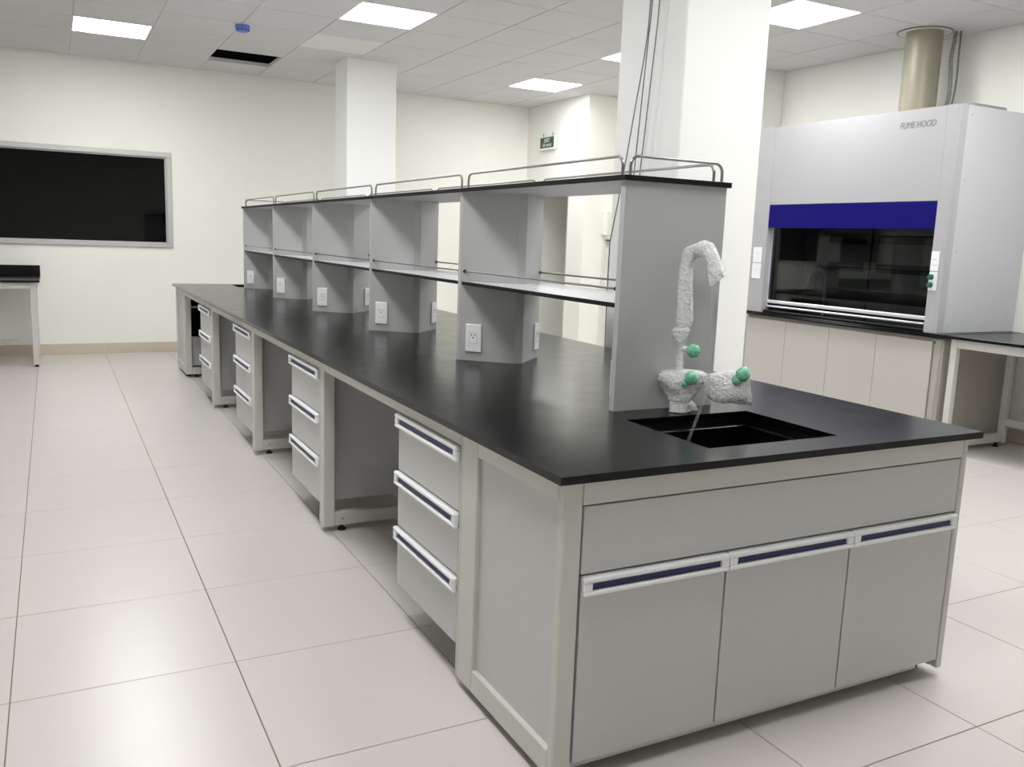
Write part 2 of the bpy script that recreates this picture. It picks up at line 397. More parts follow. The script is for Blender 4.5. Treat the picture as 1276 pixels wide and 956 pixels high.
def panel_light(i, j, label, lit=True):
    x, y = cell(i, j)
    t = thing('ceiling_light' if lit else 'unlit_ceiling_panel', label, 'ceiling light', (x + CT / 2, y + CT / 2, ZC), 'square ceiling light panels')
    fr = .010; a0, a1, c0, c1 = x + .0045, x + CT - .0045, y + .0045, y + CT - .0045
    b = MB(); b.box(a0, a1, c0, c0 + fr, ZC - .004, ZC + .02); b.box(a0, a1, c1 - fr, c1, ZC - .004, ZC + .02)
    b.box(a0, a0 + fr, c0 + fr, c1 - fr, ZC - .004, ZC + .02); b.box(a1 - fr, a1, c0 + fr, c1 - fr, ZC - .004, ZC + .02)
    b.build('light_frame', M['lampframe'], t)
    MB().box(a0 + fr, a1 - fr, c0 + fr, c1 - fr, ZC - .0015, ZC + .012).build('diffuser', M['lamp'] if lit else M['offpanel'], t)
for k, lb in LIGHTS.items(): panel_light(k[0], k[1], lb)
for k in OFFCAM: panel_light(k[0], k[1], 'added square ceiling light panel beyond the picture edge')
panel_light(OFFP[0], OFFP[1], 'unlit pale square light panel beside the far pillar top', lit=False)
# smoke detector
t = thing('smoke_detector', 'round smoke detector with a blue dust cap on the ceiling', 'smoke detector', (0.45, 5.99, ZC))
sx, sy = 0.45, 5.985
MB().lathe(sx, sy, [(.0, ZC + .002), (.058, ZC + .002), (.060, ZC - .012), (.052, ZC - .018), (0, ZC - .018)], 28).build('base_plate', M['lampframe'], t)
MB().lathe(sx, sy, [(.056, ZC - .006), (.060, ZC - .014), (.058, ZC - .040), (.045, ZC - .055), (.040, ZC - .064), (.012, ZC - .068), (0, ZC - .068)], 28).build('dust_cap', M['bluecap'], t)
b = MB()
for k in range(10):
    a = k * math.tau / 10; cx, cy = sx + .048 * math.cos(a), sy + .048 * math.sin(a)
    b.box(cx - .006, cx + .006, cy - .006, cy + .006, ZC - .056, ZC - .044, .002)
b.build('vent_slots', M['bluedk'], t)

# ------------------------------------------------------------------ handle profile
def handle_mb(u0, u1, z0, to):
    """u runs along the handle, w comes out of the front; `to` maps (u, w, z) to the world"""
    b = MB(); h = .047
    b.box(u0, u1, 0, .017, z0 + h - .014, z0 + h, .004)
    b.box(u0, u1, 0, .017, z0, z0 + .013, .004)
    b.box(u0 + .002, u1 - .002, 0, .006, z0 + .010, z0 + h - .010)
    b.box(u0, u0 + .026, 0, .0155, z0 + .011, z0 + h - .012, .003)
    b.box(u1 - .026, u1, 0, .0155, z0 + .011, z0 + h - .012, .003)
    b.box(u0 + .027, u1 - .027, .006, .0075, z0 + .0135, z0 + .0285, 0, 1)
    return b.map(to)
HM = [M['hwhite'], M['hblue']]
def feet(parent, pts, z1=.03):
    for (x, y) in pts:
        MB().lathe(x, y, [(.019, .0005), (.020, .008), (.009, .011), (.009, z1)], 14).build('levelling_foot', M['rubber'], parent)

# ------------------------------------------------------------------ island: sink cabinets at both ends
def sink_cabinet(y0, dirn, label, detailed):
    """y0 is the outer face; dirn = +1 for the near end (goes away from the camera), -1 for the far end"""
    Y = lambda d: y0 + dirn * d
    t = thing('sink_cabinet', label, 'cabinet', (.75, Y(.28), 0), 'sink cabinets at the ends of the island')
    x0, x1, D = .027, 1.473, .567
    zt = HT - .0205
    # steel frame
    for xa, xb in ((x0, x0 + .053), (x1 - .023, x1)):
        MB().box(xa, xb, Y(0), Y(.028), .025, zt, .004).build('corner_post', M['frame'], t)
    b = MB(); b.box(x0 + .053, x1 - .023, Y(.001), Y(.03), .7195, zt, .002); b.build('apron_rail', M['frame'], t)
    for xa, xb in ((x0, x0 + .025), (x1 - .025, x1)):
        b = MB()
        b.box(xa, xb, Y(.4665), Y(D), .025, zt, .003); b.box(xa, xb, Y(.028), Y(.4665), .7265, zt, .003)
        b.box(xa, xb, Y(.028), Y(.4665), .025, .095, .003)
        b.build('side_frame', M['frame'], t)
    s0 = x0 + .014
    MB().box(s0, s0 + .008, Y(.028), Y(.4665), .095, .7265).build('side_panel', M['panel'], t)
    MB().box(x1 - .022, x1 - .014, Y(.028), Y(.4665), .095, .7265).build('side_panel', M['panel'], t)
    if detailed:
        MB().box(x0 + .03, x1 - .03, Y(D - .02), Y(D - .004), .06, .55).build('back_panel', M['panel'], t)
    else:
        MB().box(x0 + .03, x1 - .03, Y(D - .02), Y(D - .004), .10, .36).build('back_panel', M['panel'], t)
        MB().box(x0 + .03, x1 - .03, Y(D - .03), Y(D - .004), .62, .635).build('back_rail', M['frame'], t)
        MB().box(x0 + .025, x1 - .025, Y(D - .03), Y(D), .045, .085, .002).build('bottom_rail', M['frame'], t)
    MB().box(x0 + .03, x1 - .03, Y(.035), Y(D - .024), .06, .076).build('floor_board', M['panel'], t)
    MB().box(x0 + .06, x1 - .085, Y(.030), Y(.045), .026, .060).build('toe_board', M['panel'], t)
    # fronts
    MB().box(x0 + .0575, x1 - .0275, Y(.002), Y(.0225), .5485, .7155, .001).build('false_front', M['panel'], t)
    MB().box(x0 + .055, x1 - .025, Y(.026), Y(.031), .062, .7165).build('gap_shade_sheet', M['dark'], t)  # dark sheet stands in for shade in the gaps between fronts
    xs = [x0 + .057, .5355, .9955, x1 - .026]
    for k in range(3):
        d = MB().box(xs[k] + .003, xs[k + 1] - .003, Y(.002), Y(.0225), .057, .5435, .001).build('door', M['panel'], t)
        handle_mb(xs[k] + .0015, xs[k + 1] - .0015, .496, lambda u, w_, z: (u, Y(.002 - w_), z)).build('door_handle', HM, d)
    feet(t, [(x0 + .04, Y(.08)), (x0 + .04, Y(D - .05)), (x1 - .04, Y(.08)), (x1 - .04, Y(D - .05))])
sink_cabinet(.025, 1, 'grey three-door sink cabinet at the near end of the island', True)
sink_cabinet(7.175, -1, 'grey sink cabinet at the far end of the island under the worktop', False)

# ------------------------------------------------------------------ island: steel frame modules and drawer units
MODS = [(.594, 2.108), (2.110, 3.609), (3.611, 5.109), (5.111, 6.606)]
where = ['nearest the sink tap', 'second from the near end of the island', 'third from the near end of the island', 'farthest back towards the dark window']
for k, (ya, yb) in enumerate(MODS):
    t = thing('bench_frame', 'steel leg frame of the island bench, ' + where[k], 'bench frame', (.75, (ya + yb) / 2, 0), 'leg frames of the island')
    zt = HT - .0205
    for xa, xb in ((.027, .080), (1.420, 1.473)):
        MB().box(xa, xb, yb - .05, yb - .001, .025, zt - .002, .004).build('leg', M['frame'], t)
        MB().box(xa, xa + .03 if xa < 1 else xb, ya, ya + .012, .025, zt - .002, .002).build('leg', M['frame'], t)
        MB().box(xa, xb, ya + .012, yb - .05, .735, zt, .003).build('apron_rail', M['frame'], t)
    MB().box(.080, 1.420, yb - .048, yb - .003, .027, .086, .003).build('bottom_rail', M['frame'], t)
    MB().box(.080, 1.420, yb - .048, yb - .003, .735, zt - .002, .003).build('cross_rail', M['frame'], t)
    MB().box(.742, .758, ya + .014, yb - .052, .12, .72).build('modesty_panel', M['panel'], t)
    MB().lathe(.115, yb - .051, [(.004, .055), (.004, .063)], 8).build('rail_screw', M['grey'], t)
    feet(t, [(.118, yb - .026), (1.38, yb - .026)], .0268)
    # drawer unit hung under the worktop
    d0, d1_ = ya + .014, ya + .524
    u = thing('drawer_unit', 'grey three-drawer unit with white and blue handles, ' + where[k], 'drawer unit', (.30, (d0 + d1_) / 2, .12), 'drawer units along the island')
    MB().box(.049, .60, d0 + .004, d1_ - .002, .126, .724, .002).build('carcass', M['panel'], u)
    MB().box(.0475, .0495, d0 + .003, d1_ - .003, .128, .724).build('gap_shade_sheet', M['dark'], u)  # dark sheet behind the drawers, imitating shade in their joints
    for zb_, zt_ in ((.5365, .7335), (.3385, .5325), (.1245, .3345)):
        dr = MB().box(.0275, .047, d0 + .002, d1_ - .001, zb_, zt_, .0015).build('drawer', M['panel'], u)
        handle_mb(d0 - .002, d1_ + .002, zt_ - .0475, lambda uu, w_, z: (.0275 - w_, uu, z)).build('drawer_handle', HM, dr)

# ------------------------------------------------------------------ island worktop, sinks
SX0, SX1, SY0, SY1 = .522, 1.0, .113, .495
FYa, FYb = 7.2 - .495, 7.2 - .113
def slab(ys, holes, name, parent):
    xs = [0, SX0, SX1, 1.5]; z0, z1 = HT - .020, HT
    cells = [(i, j) for i in range(3) for j in range(len(ys) - 1) if (i, j) not in holes]
    bm = bmesh.new(); vd = {}
    def V(i, j, k):
        if (i, j, k) not in vd: vd[(i, j, k)] = bm.verts.new((xs[i], ys[j], (z0, z1)[k]))
        return vd[(i, j, k)]
    for (i, j) in cells:
        bm.faces.new((V(i, j, 1), V(i + 1, j, 1), V(i + 1, j + 1, 1), V(i, j + 1, 1)))
        bm.faces.new((V(i, j + 1, 0), V(i + 1, j + 1, 0), V(i + 1, j, 0), V(i, j, 0)))
        for (di, dj, e) in ((0, -1, ((i, j), (i + 1, j))), (1, 0, ((i + 1, j), (i + 1, j + 1))), (0, 1, ((i + 1, j + 1), (i, j + 1))), (-1, 0, ((i, j + 1), (i, j)))):
            if (i + di, j + dj) not in cells:
                a, c = e; bm.faces.new((V(a[0], a[1], 0), V(c[0], c[1], 0), V(c[0], c[1], 1), V(a[0], a[1], 1)))
    ed = [e for e in bm.edges if len(e.link_faces) == 2 and e.calc_face_angle(0) > .5]
    bmesh.ops.bevel(bm, geom=ed, offset=.0022, segments=2, affect='EDGES', profile=.5)
    bmesh.ops.recalc_face_normals(bm, faces=bm.faces)
    me = bpy.data.meshes.new(name); bm.to_mesh(me); bm.free(); me.materials.append(M['black'])
    q = WP[parent.name]
    for v in me.vertices: v.co -= Vector(q)
    return link(name, me, parent, q)
wt = thing('worktop', 'long matt black worktop covering the whole island bench', 'worktop', (.75, 3.6, HT - .02))
slab([0, SY0, SY1, 3.749], {(1, 1)}, 'worktop_slab', wt)
slab([3.7505, FYa, FYb, 7.2], {(1, 1)}, 'worktop_slab', wt)
def sink(y0, y1, label):
    t = thing('sink', label, 'sink', ((SX0 + SX1) / 2, (y0 + y1) / 2, .55), 'black drop-in sinks of the island')
    a0, a1, zb, zt = SX0 - .006, SX1 + .006, .56, HT - .0205
    b = MB(); th = .008
    b.box(a0 - th, a0, y0 - .014, y1 + .014, zb, zt); b.box(a1, a1 + th, y0 - .014, y1 + .014, zb, zt)
    b.box(a0, a1, y0 - .014, y0 - .006, zb, zt); b.box(a0, a1, y1 + .006, y1 + .014, zb, zt)
    b.box(a0 - th, a1 + th, y0 - .014, y1 + .014, zb - th, zb)
    b.build('basin', M['sink'], t)
    b = MB(); r = .016; zl = HT - .045
    b.box(a0, a0 + r, y0 - .006, y1 + .006, zl - .006, zl, .002); b.box(a1 - r, a1, y0 - .006, y1 + .006, zl - .006, zl, .002)
    b.box(a0 + r, a1 - r, y0 - .006, y0 + .010, zl - .006, zl, .002); b.box(a0 + r, a1 - r, y1 - .010, y1 + .006, zl - .006, zl, .002)
    b.build('inner_ledge', M['sink'], t)
    MB().lathe((a0 + a1) / 2, (y0 + y1) / 2, [(0, zb + .0005), (.045, zb + .0005), (.043, zb + .005), (.030, zb + .003), (0, zb + .003)], 24).build('drain', M['grey'], t)
sink(SY0, SY1, 'black sink below the wrapped tap at the near end')
sink(FYa, FYb, 'black sink at the far end of the island behind the shelf rack')

# ------------------------------------------------------------------ reagent shelf rack
RX0, RX1, RY0, RB, RT = .5576, .953, .615, 1.2014, .025
ZM0, ZM1, ZP0, ZP1 = 1.129, 1.1435, 1.518, 1.5345
rk = thing('shelf_rack', 'grey two-tier reagent shelf rack with black edges along the island', 'shelf', (.755, 3.6, HT))
BU = .173
def outlet_mb():
    b = MB(); b.box(-.036, .036, -.009, 0, -.060, .060, .0025, 0)
    b.box(-.0165, .0165, -.0105, -.008, -.024, .024, .001, 0)
    b.box(-.0175, .0175, -.0093, -.0088, -.025, .025, 0, 2)
    for dx in (-.0075, .0075): b.box(dx - .0017, dx + .0017, -.0112, -.0100, .010, .018, 0, 1)
    b.box(-.0026, .0026, -.0112, -.0100, -.001, .005, 0, 1)
    return b
out_me = outlet_mb().mesh('outlet', [M['plate'], M['slot'], M['grey']])
for i in range(6):
    y = RY0 + i * RB; ya, yb = y, y + RT
    near = [(RX0, ya), (.742, ya - BU), (.780, ya - BU), (RX1, ya)] if i > 0 else [(RX0, ya), (RX1, ya)]
    far = [(RX1, yb), (.780, yb + BU), (.742, yb + BU), (RX0, yb)] if i < 5 else [(RX1, yb), (RX0, yb)]
    dv = MB().prism(near + far, HT + .0005, ZP0 - .0005).build('divider', M['shelfgrey'], rk)
    def put(px, py, nx, ny, z=.902):
        o = link('outlet', out_me, dv, (px, py, z)); o.rotation_euler.z = math.atan2(ny, nx) + math.pi / 2
    if i > 0:
        for (ax, ay, bx_, by_, tt) in ((RX0, ya, .742, ya - BU, .27), (.780, ya - BU, RX1, ya, .80)):
            dx, dy = bx_ - ax, by_ - ay; l = math.hypot(dx, dy)
            put(ax + dx * tt + dy / l * .0004, ay + dy * tt - dx / l * .0004, dy / l, -dx / l)
    else:
        dx, dy = .742 - RX0, BU; l = math.hypot(dx, dy)
        put(RX0 + dx * .27, yb + dy * .27, -dy / l, dx / l)
g = .0008
for i in range(5):
    a = RY0 + i * RB + RT + g; c = RY0 + (i + 1) * RB - g
    s0 = BU / (.742 - RX0); s1 = BU / (RX1 - .780); e0, e1 = RX0 + .004, RX1 - .004
    poly = [(e0, a + .004 * s0), (.742, a + BU), (.780, a + BU), (e1, a + .004 * s1), (e1, c - .004 * s1), (.780, c - BU), (.742, c - BU), (e0, c - .004 * s0)]
    MB().prism(poly, ZM0, ZM1, 0, 1).build('shelf_board', [M['shelftop'], M['edge']], rk)
    for x in (RX0 + .013, RX1 - .013):
        k0 = (x - RX0) * s0 if x < .7 else (RX1 - x) * s1
        b = MB(); b.tube([(x, a + k0 - .002, 1.1875), (x, c - k0 + .002, 1.1875)], .0038, 10)
        b.build('retaining_rod', M['steel'], rk)
        b = MB()
        for yy, sgn in ((a + k0, 1), (c - k0, -1)): b.tube([(x, yy - .002 * sgn, 1.1875), (x, yy + .007 * sgn, 1.1875)], .0068, 10)
        b.build('rod_end_cap', M['rubber'], rk)
for i in range(5):
    y0 = .6035 if i == 0 else RY0 + i * RB + .012
    y1 = RY0 + 5 * RB + RT + .011 if i == 4 else RY0 + (i + 1) * RB + .0118
    b = MB(); b.box(.545, .963, y0, y1, ZP0, ZP1, 0, 1); b.box(.5465, .9615, y0 + .0005, y1 - .0005, ZP1, ZP1 + .0004, 0, 0); b.box(.5465, .9615, y0 + .0005, y1 - .0005, ZP0 - .0004, ZP0, 0, 2)
    b.build('top_board', [M['shelftop'], M['edge'], M['shelfgrey']], rk)
def hoop(p0, p1, zt, r=.030, n=7):
    P0, P1 = Vector(p0), Vector(p1); d = (P1 - P0).normalized(); z = Vector((0, 0, 1)); h = zt - P0.z
    pts = [P0]
    for k in range(n + 1):
        a = math.pi / 2 * k / n
        pts.append(P0 + z * (h - r + r * math.sin(a)) + d * (r - r * math.cos(a)))
    for k in range(n + 1):
        a = math.pi / 2 * k / n
        pts.append(P1 + z * (h - r + r * math.cos(a)) - d * (r - r * math.sin(a)))
    pts.append(P1)
    return pts
zf = ZP1 + .0004
for i in range(5):
    ya, yb = RY0 + i * RB + .046, RY0 + (i + 1) * RB - .021
    for x in (.574, .934):
        MB().tube(hoop((x, ya, zf), (x, yb, zf), 1.594), .0048, 10).build('guard_rail', M['steel'], rk)
for y in (.632, RY0 + 5 * RB + .008):
    MB().tube(hoop((.583, y, zf), (.943, y, zf), 1.594), .0048, 10).build('guard_rail', M['steel'], rk)

# ------------------------------------------------------------------ wrapped gooseneck tap
tx, ty = .786, .534
RV = Vector((.7717, -.6360, 0)); DV = Vector((.6360, .7717, 0))     # across the tap / front to back of the tap
def TP(sv, z, dep=0.0): return Vector((tx, ty, 0)) + RV * sv + DV * dep + Vector((0, 0, z))
def wrap(rings, ht, dep, n=22, amp=.10, sub=3, seed=1, pw=.8):
    """creased film: rings of (across, height, half width, width direction) swept with a flattened section"""
    rnd = random.Random(seed); rr = []
    hts = ht if isinstance(ht, list) else [ht] * len(rings); dps = dep if isinstance(dep, list) else [dep] * len(rings)
    for i in range(len(rings) - 1):
        for k in range(sub):
            f = k / sub; rr.append([a_ * (1 - f) + c_ * f for a_, c_ in zip(list(rings[i]) + [hts[i], dps[i]], list(rings[i + 1]) + [hts[i + 1], dps[i + 1]])])
    rr.append(list(rings[-1]) + [hts[-1], dps[-1]])
    b = MB(); vs = []; ph = rnd.random() * 6
    for i, (sv, z, hw, nx, nz, h_, dp) in enumerate(rr):
        N = RV * nx + Vector((0, 0, nz)); N.normalize(); c = TP(sv, max(z, HT + .004), dp)
        edge = .90 if i in (0, len(rr) - 1) else 1.0
        for j in range(n):
            a_ = math.tau * j / n; ca, sa_ = math.cos(a_), math.sin(a_)
            q_ = (1 + (rnd.random() - .5) * 2 * amp + .07 * math.sin(3 * a_ + i * .35 + ph)) * edge
            p = c + N * (math.copysign(abs(ca) ** pw, ca) * hw * min(q_, 1.06)) + DV * (math.copysign(abs(sa_) ** pw, sa_) * h_ * q_)
            vs.append((p.x, p.y, max(p.z, HT + .0015)))
    k = len(rr)
    fs = [(i * n + j, i * n + (j + 1) % n, (i + 1) * n + (j + 1) % n, (i + 1) * n + j) for i in range(k - 1) for j in range(n)]
    fs += [tuple(range(n))[::-1], tuple(range((k - 1) * n, k * n))]
    return b.add(vs, fs, 0, True)
o_ = TP(-.022, HT)
t = thing('lab_tap', 'gooseneck laboratory tap wrapped in bubble wrap with green knobs', 'tap', tuple(o_))
b = MB(); b.lathe(o_.x, o_.y, [(.026, HT + .0005), (.026, HT + .012), (.016, HT + .02), (.014, .93)], 20); b.build('tap_base', M['box'], t)
MB().tube([TP(-.026, .93), TP(-.033, .96), TP(-.035, 1.01), TP(-.035, 1.06), TP(-.029, 1.12), TP(-.0315, 1.21), TP(-.032, 1.27)]
          + [TP(.012 - .043 * math.cos(math.pi * k / 8), 1.28 + .040 * math.sin(math.pi * k / 8), -.004 * k) for k in range(1, 9)] + [TP(.060, 1.235, -.04)], .0085, 12).build('gooseneck', M['chrome'], t)
MB().tube([TP(-.075, .915), TP(-.022, .92), TP(.05, .91, -.02), TP(.10, .915, -.03), TP(.155, .93, -.035)], .011, 10).build('side_outlets', M['box'], t)
MB().tube([TP(-.035, 1.0055), TP(-.015, 1.0065, -.012), TP(.0, 1.005, -.018)], .0095, 10).build('valve_stem', M['box'], t)
base_r = [(-.0231, .7938, .035, .9986, .053), (-.0226, .813, .0348, .9924, .1227), (-.0223, .8379, .0344, .9973, .0735), (-.0204, .8513, .0427, .9974, .0725), (-.0199, .8711, .0566, .9975, .071), (-.0215, .8908, .0685, .9976, .0695), (-.0227, .9105, .0772, .9977, .0681), (-.0241, .9268, .0737, .9978, .0669), (-.0203, .9364, .0604, .9989, .0473), (-.0203, .939, .035, .9986, .052)]
wrap(base_r, [.034, .033, .033, .036, .040, .043, .044, .040, .030, .016], 0, seed=3, amp=.07).build('base_wrap', M['bubble'], t)
right_r = [(.0458, .902, .0261, .0704, -.9975), (.0588, .8972, .0384, .0711, -.9975), (.0757, .8929, .0444, .0896, -.996), (.1063, .8931, .0495, .0736, -.9973), (.1379, .8998, .0539, .0897, -.996), (.1692, .9073, .0598, .1028, -.9947), (.1869, .9094, .0611, .2157, -.9765)]
wrap(right_r, [.018, .024, .028, .030, .030, .026, .012], [-.01, -.015, -.02, -.028, -.034, -.04, -.044], seed=8, amp=.07).build('outlet_wrap', M['bubble'], t)
col_r = [(-.0319, .9387, .0123, .9978, .0659), (-.0337, .9687, .0114, .998, .0637), (-.0352, 1.0012, .0114, .9981, .0613), (-.0354, 1.0224, .0159, .9869, .1611), (-.0369, 1.0336, .0214, .9983, .0589), (-.0367, 1.0531, .0261, .9983, .0574), (-.0352, 1.0661, .0284, .9984, .0565), (-.0325, 1.078, .018, .9984, .0565)]
wrap(col_r, [.013, .013, .013, .017, .021, .024, .024, .016], 0, n=16, seed=5, amp=.07).build('column_wrap', M['bubble'], t)
neck_r = [(-.0305, 1.0684, .0205, .9984, .0563), (-.0265, 1.0976, .0265, .9985, .0542), (-.029, 1.1488, .0248, .9987, .0504), (-.0318, 1.2124, .0232, .999, .0456), (-.0322, 1.2741, .0206, .9931, .1173), (-.0271, 1.2955, .0226, .9789, -.2046), (-.0202, 1.3091, .0263, .8637, -.504), (-.002, 1.3161, .0241, .5711, -.8209), (.0203, 1.3185, .0288, .0974, -.9953), (.0356, 1.3081, .0308, -.2311, -.9729), (.0475, 1.2828, .0249, -.7245, -.6893), (.0545, 1.2604, .0263, -.7767, -.6299), (.068, 1.2264, .0316, -.7746, -.6324)]
wrap(neck_r, [.018, .021, .021, .020, .020, .021, .022, .022, .023, .024, .023, .022, .018], [0, 0, 0, 0, 0, -.002, -.004, -.010, -.018, -.025, -.031, -.036, -.042], seed=4, amp=.06).build('neck_wrap', M['bubble'], t)
wrap([(.005, .838, .014, .5, .86), (.020, .828, .011, .5, .86), (.033, .818, .004, .5, .86)], [.012, .008, .003], -.036, n=10, seed=9).build('wrap_flap', M['bubble'], t)
def knob(c, s_, seed):
    rnd = random.Random(seed); b = MB(); n = 20; prof = []
    for k in range(9):
        a_ = math.pi * k / 8; prof.append((.0225 * math.sin(a_) ** .7 + .0004, -.018 * math.cos(a_)))
    vs = []
    for r_, w_ in prof:
        for j in range(n):
            a_ = j * math.tau / n; q_ = r_ * (1 + .045 * math.cos(7 * a_)) * (1 + (rnd.random() - .5) * .07) * s_
            p = c + RV * (q_ * math.cos(a_)) + Vector((0, 0, q_ * math.sin(a_))) + DV * (w_ * s_)
            vs.append(tuple(p))
    return b.add(vs, [(i * n + j, i * n + (j + 1) % n, (i + 1) * n + (j + 1) % n, (i + 1) * n + j) for i in range(8) for j in range(n)] + [tuple(range(n))[::-1], tuple(range(8 * n, 9 * n))], 0, True)
for (sv, z, dp, s_, sd) in ((.0071, 1.0038, -.030, .98, 1), (.0065, .9207, -.050, .98, 2), (-.0114, .903, -.048, .50, 5), (.160, .9456, -.070, .98, 3), (.1444, .9267, -.068, .74, 4)):
    tag(knob(TP(sv, z, dp), s_, sd).build('tap_knob', M['green'], t), 'green tap knob')
# clear hose from the spout down into the sink
hp = [TP(.058, 1.235, -.040), TP(.052, 1.21, -.05), TP(.0519, 1.1688, -.055), TP(.0522, 1.1211, -.058), TP(.055, 1.0732, -.060), TP(.0565, 1.0391, -.060), TP(.0584, .9908, -.058), TP(.0587, .9421, -.056), TP(.0584, .9029, -.056), TP(.0528, .8698, -.060), TP(.0425, .8361, -.07), TP(.0321, .8022, -.085), TP(.0204, .7647, -.10), TP(.0, .70, -.11)]
def smooth(pts, sub=6):
    P = [Vector(p) for p in pts]; o = []
    for i in range(len(P) - 1):
        p0, p1, p2, p3 = P[max(i - 1, 0)], P[i], P[i + 1], P[min(i + 2, len(P) - 1)]
        for k in range(sub):
            f = k / sub
            o.append(.5 * ((2 * p1) + (p2 - p0) * f + (2 * p0 - 5 * p1 + 4 * p2 - p3) * f * f + (3 * p1 - p0 - 3 * p2 + p3) * f ** 3))
    o.append(P[-1]); return o
tag(MB().tube(smooth(hp), .0052, 10).build('drain_hose', M['hose'], t), 'clear plastic hose hanging from the spout')

# ------------------------------------------------------------------ cables hanging beside the near pillar
for k, (lb, pts) in enumerate((
    ('grey hanging cable whose loose end dangles behind the shelf rack, leftmost of three', [(1.5, 1.84, ZC), (1.5, 1.86, 2.44), (1.5, 1.879, 2.232), (1.5, 1.94, 1.95), (1.5, 1.989, 1.726), (1.5, 2.027, 1.569), (1.5, 2.089, 1.333)]),
    ('grey hanging cable beside the near pillar, middle of three', [(1.5, 1.825, ZC), (1.5, 1.847, 2.437), (1.5, 1.865, 2.229), (1.5, 1.915, 1.66), (1.5, 1.94, 1.36)]),
    ('grey hanging cable closest to the near pillar corner, rightmost of three', [(1.5, 1.775, ZC), (1.5, 1.792, 2.426), (1.5, 1.808, 2.22), (1.5, 1.867, 1.658), (1.5, 1.90, 1.33)]))):
    tag(MB().tube(smooth(pts, 8), .0030, 8).build('hanging_cable', M['cable']), lb, 'cable', 'cables hanging by the pillar')

# ------------------------------------------------------------------ exit sign
t = thing('exit_sign', 'green exit sign hung on the wall over the doorway', 'exit sign', (XE - .01, 7.807, 2.42))
ex = XE - .035
MB().box(ex, ex + .02, 7.632, 7.982, 2.430, 2.570, .003).build('sign_frame', M['signwhite'], t)
MB().box(ex - .001, ex + .001, 7.645, 7.970, 2.438, 2.560).build('sign_face', M['signgreen'], t)
for body, size, z, nm in (('EXIT', .066, 2.522, 'exit_lettering'), ('LỐI THOÁT', .043, 2.466, 'second_lettering')):
    o = link(nm, text_mesh(nm, body, size, M['signwhite']), t, (ex - .0020, 7.807, z)); o.rotation_euler = (math.pi / 2, 0, -math.pi / 2)
MB().box(ex - .012, ex + .022, 7.622, 7.985, 2.414, 2.430, .003).build('sign_base', M['plate'], t)
for y in (7.70, 7.92): MB().tube([(ex + .01, y, 2.57), (ex + .012, y, 2.61)], .006, 8).build('hanger', M['grey'], t)

# ------------------------------------------------------------------ wall box with trunking in the far recess
t = thing('wall_box', 'white wall-mounted box with trunking seen through the shelf rack', 'wall box', (4.8, YE, 0))
b = MB(); b.box(4.634, 5.0, YE - .12, YE - .0005, 1.42, 1.68, .006); b.build('box_body', M['box'], t)
MB().prism([(4.66, YE - .10), (4.97, YE - .10), (4.97, YE - .0005), (4.66, YE - .0005)], 1.37, 1.42).build('box_base', M['box'], t)
MB().box(4.69, 4.95, YE - .08, YE - .03, 1.355, 1.37).build('dark_underside', M['rubber'], t)  # black strip makes the underside of the box dark
MB().box(4.655, 4.705, YE - .02, YE - .0005, .0005, 1.37, .003).build('trunking', M['box'], t)
MB().tube(smooth([(4.74, YE - .05, 1.358), (4.735, YE - .05, 1.2), (4.738, YE - .045, .9), (4.745, YE - .04, .5), (4.75, YE - .04, .02)]), .010, 8).build('power_lead', M['rubber'], t)

# ------------------------------------------------------------------ fume hood and its base cabinet
HX, HY0, HY1, HZ = 4.30, 2.262, 4.10, 2.312
t = thing('hood_base_cabinet', 'ivory four-door cabinet with black top under the fume hood', 'cabinet', (4.68, 3.16, 0))
MB().box(4.322, XR - .012, 2.205, 4.11, .03, .7745, .008).build('carcass', M['hbody'], t)
MB().box(4.307, 4.330, 2.215, 2.270, .03, .7745, .010).build('end_stile', M['hbody'], t)
MB().box(4.34, XR - .03, 2.25, 4.08, .001, .03).build('plinth', M['rubber'], t)
ds = [2.273, 2.736, 3.178, 3.632, 4.085]
for k in range(4):
    MB().box(4.303, 4.321, ds[k] + .0015, ds[k + 1] - .0015, .085, .7455, .0015).build('door', M['hdoor'], t)
MB().box(4.300, 4.306, 2.252, 2.262, .735, .745, .002).build('hinge_pin', M['rubber'], t)
b = MB(); b.box(4.272, XR - .012, 2.185, 4.12, .775, HT - .012, .002); b.box(4.285, XR - .012, 2.19, 4.12, HT - .012, HT - .0005, .002); b.build('black_top', M['black'], t)

t = thing('fume_hood', 'white fume hood with blue band and dark glass sash', 'fume hood', (4.68, 3.16, HT))
post = lambda: None
pz0, pz1 = HT + .0005, HZ
MB().prism([(HX, 2.3545), (HX, HY0 + .022), (HX + .012, HY0), (HX + .08, HY0), (HX + .08, 2.3545)], pz0, pz1).build('front_post', M['hood'], t)
MB().prism([(HX, HY1), (HX + .08, HY1), (HX + .08, 3.925), (HX + .07, 3.925), (HX + .004, 3.9305), (HX, 3.936)], pz0, pz1).build('front_post', M['hood'], t)
MB().box(HX + .08, XR - .012, HY0, HY0 + .02, pz0, pz1, .002).build('side_panel', M['hoodside'], t)
MB().box(HX + .08, XR - .012, HY1 - .02, HY1, pz0, pz1, .002).build('side_panel', M['hoodside'], t)
MB().box(HX + .004, HX + .03, 2.3555, 3.930, 1.690, HZ, .003).build('upper_panel', M['hood'], t)
MB().box(HX + .006, HX + .030, 2.3555, 3.930, 1.503, 1.6885, .002).build('blue_band', M['hoodblue'], t)
MB().box(HX + .08, XR - .012, HY0 + .02, HY1 - .02, HZ - .02, HZ - .001).build('roof_panel', M['hood'], t)
b = MB(); b.box(4.454, 4.79, HY0 + .012, HY0 + .20, HZ, HZ + .020, .003); b.build('roof_plate', M['grey'], t)
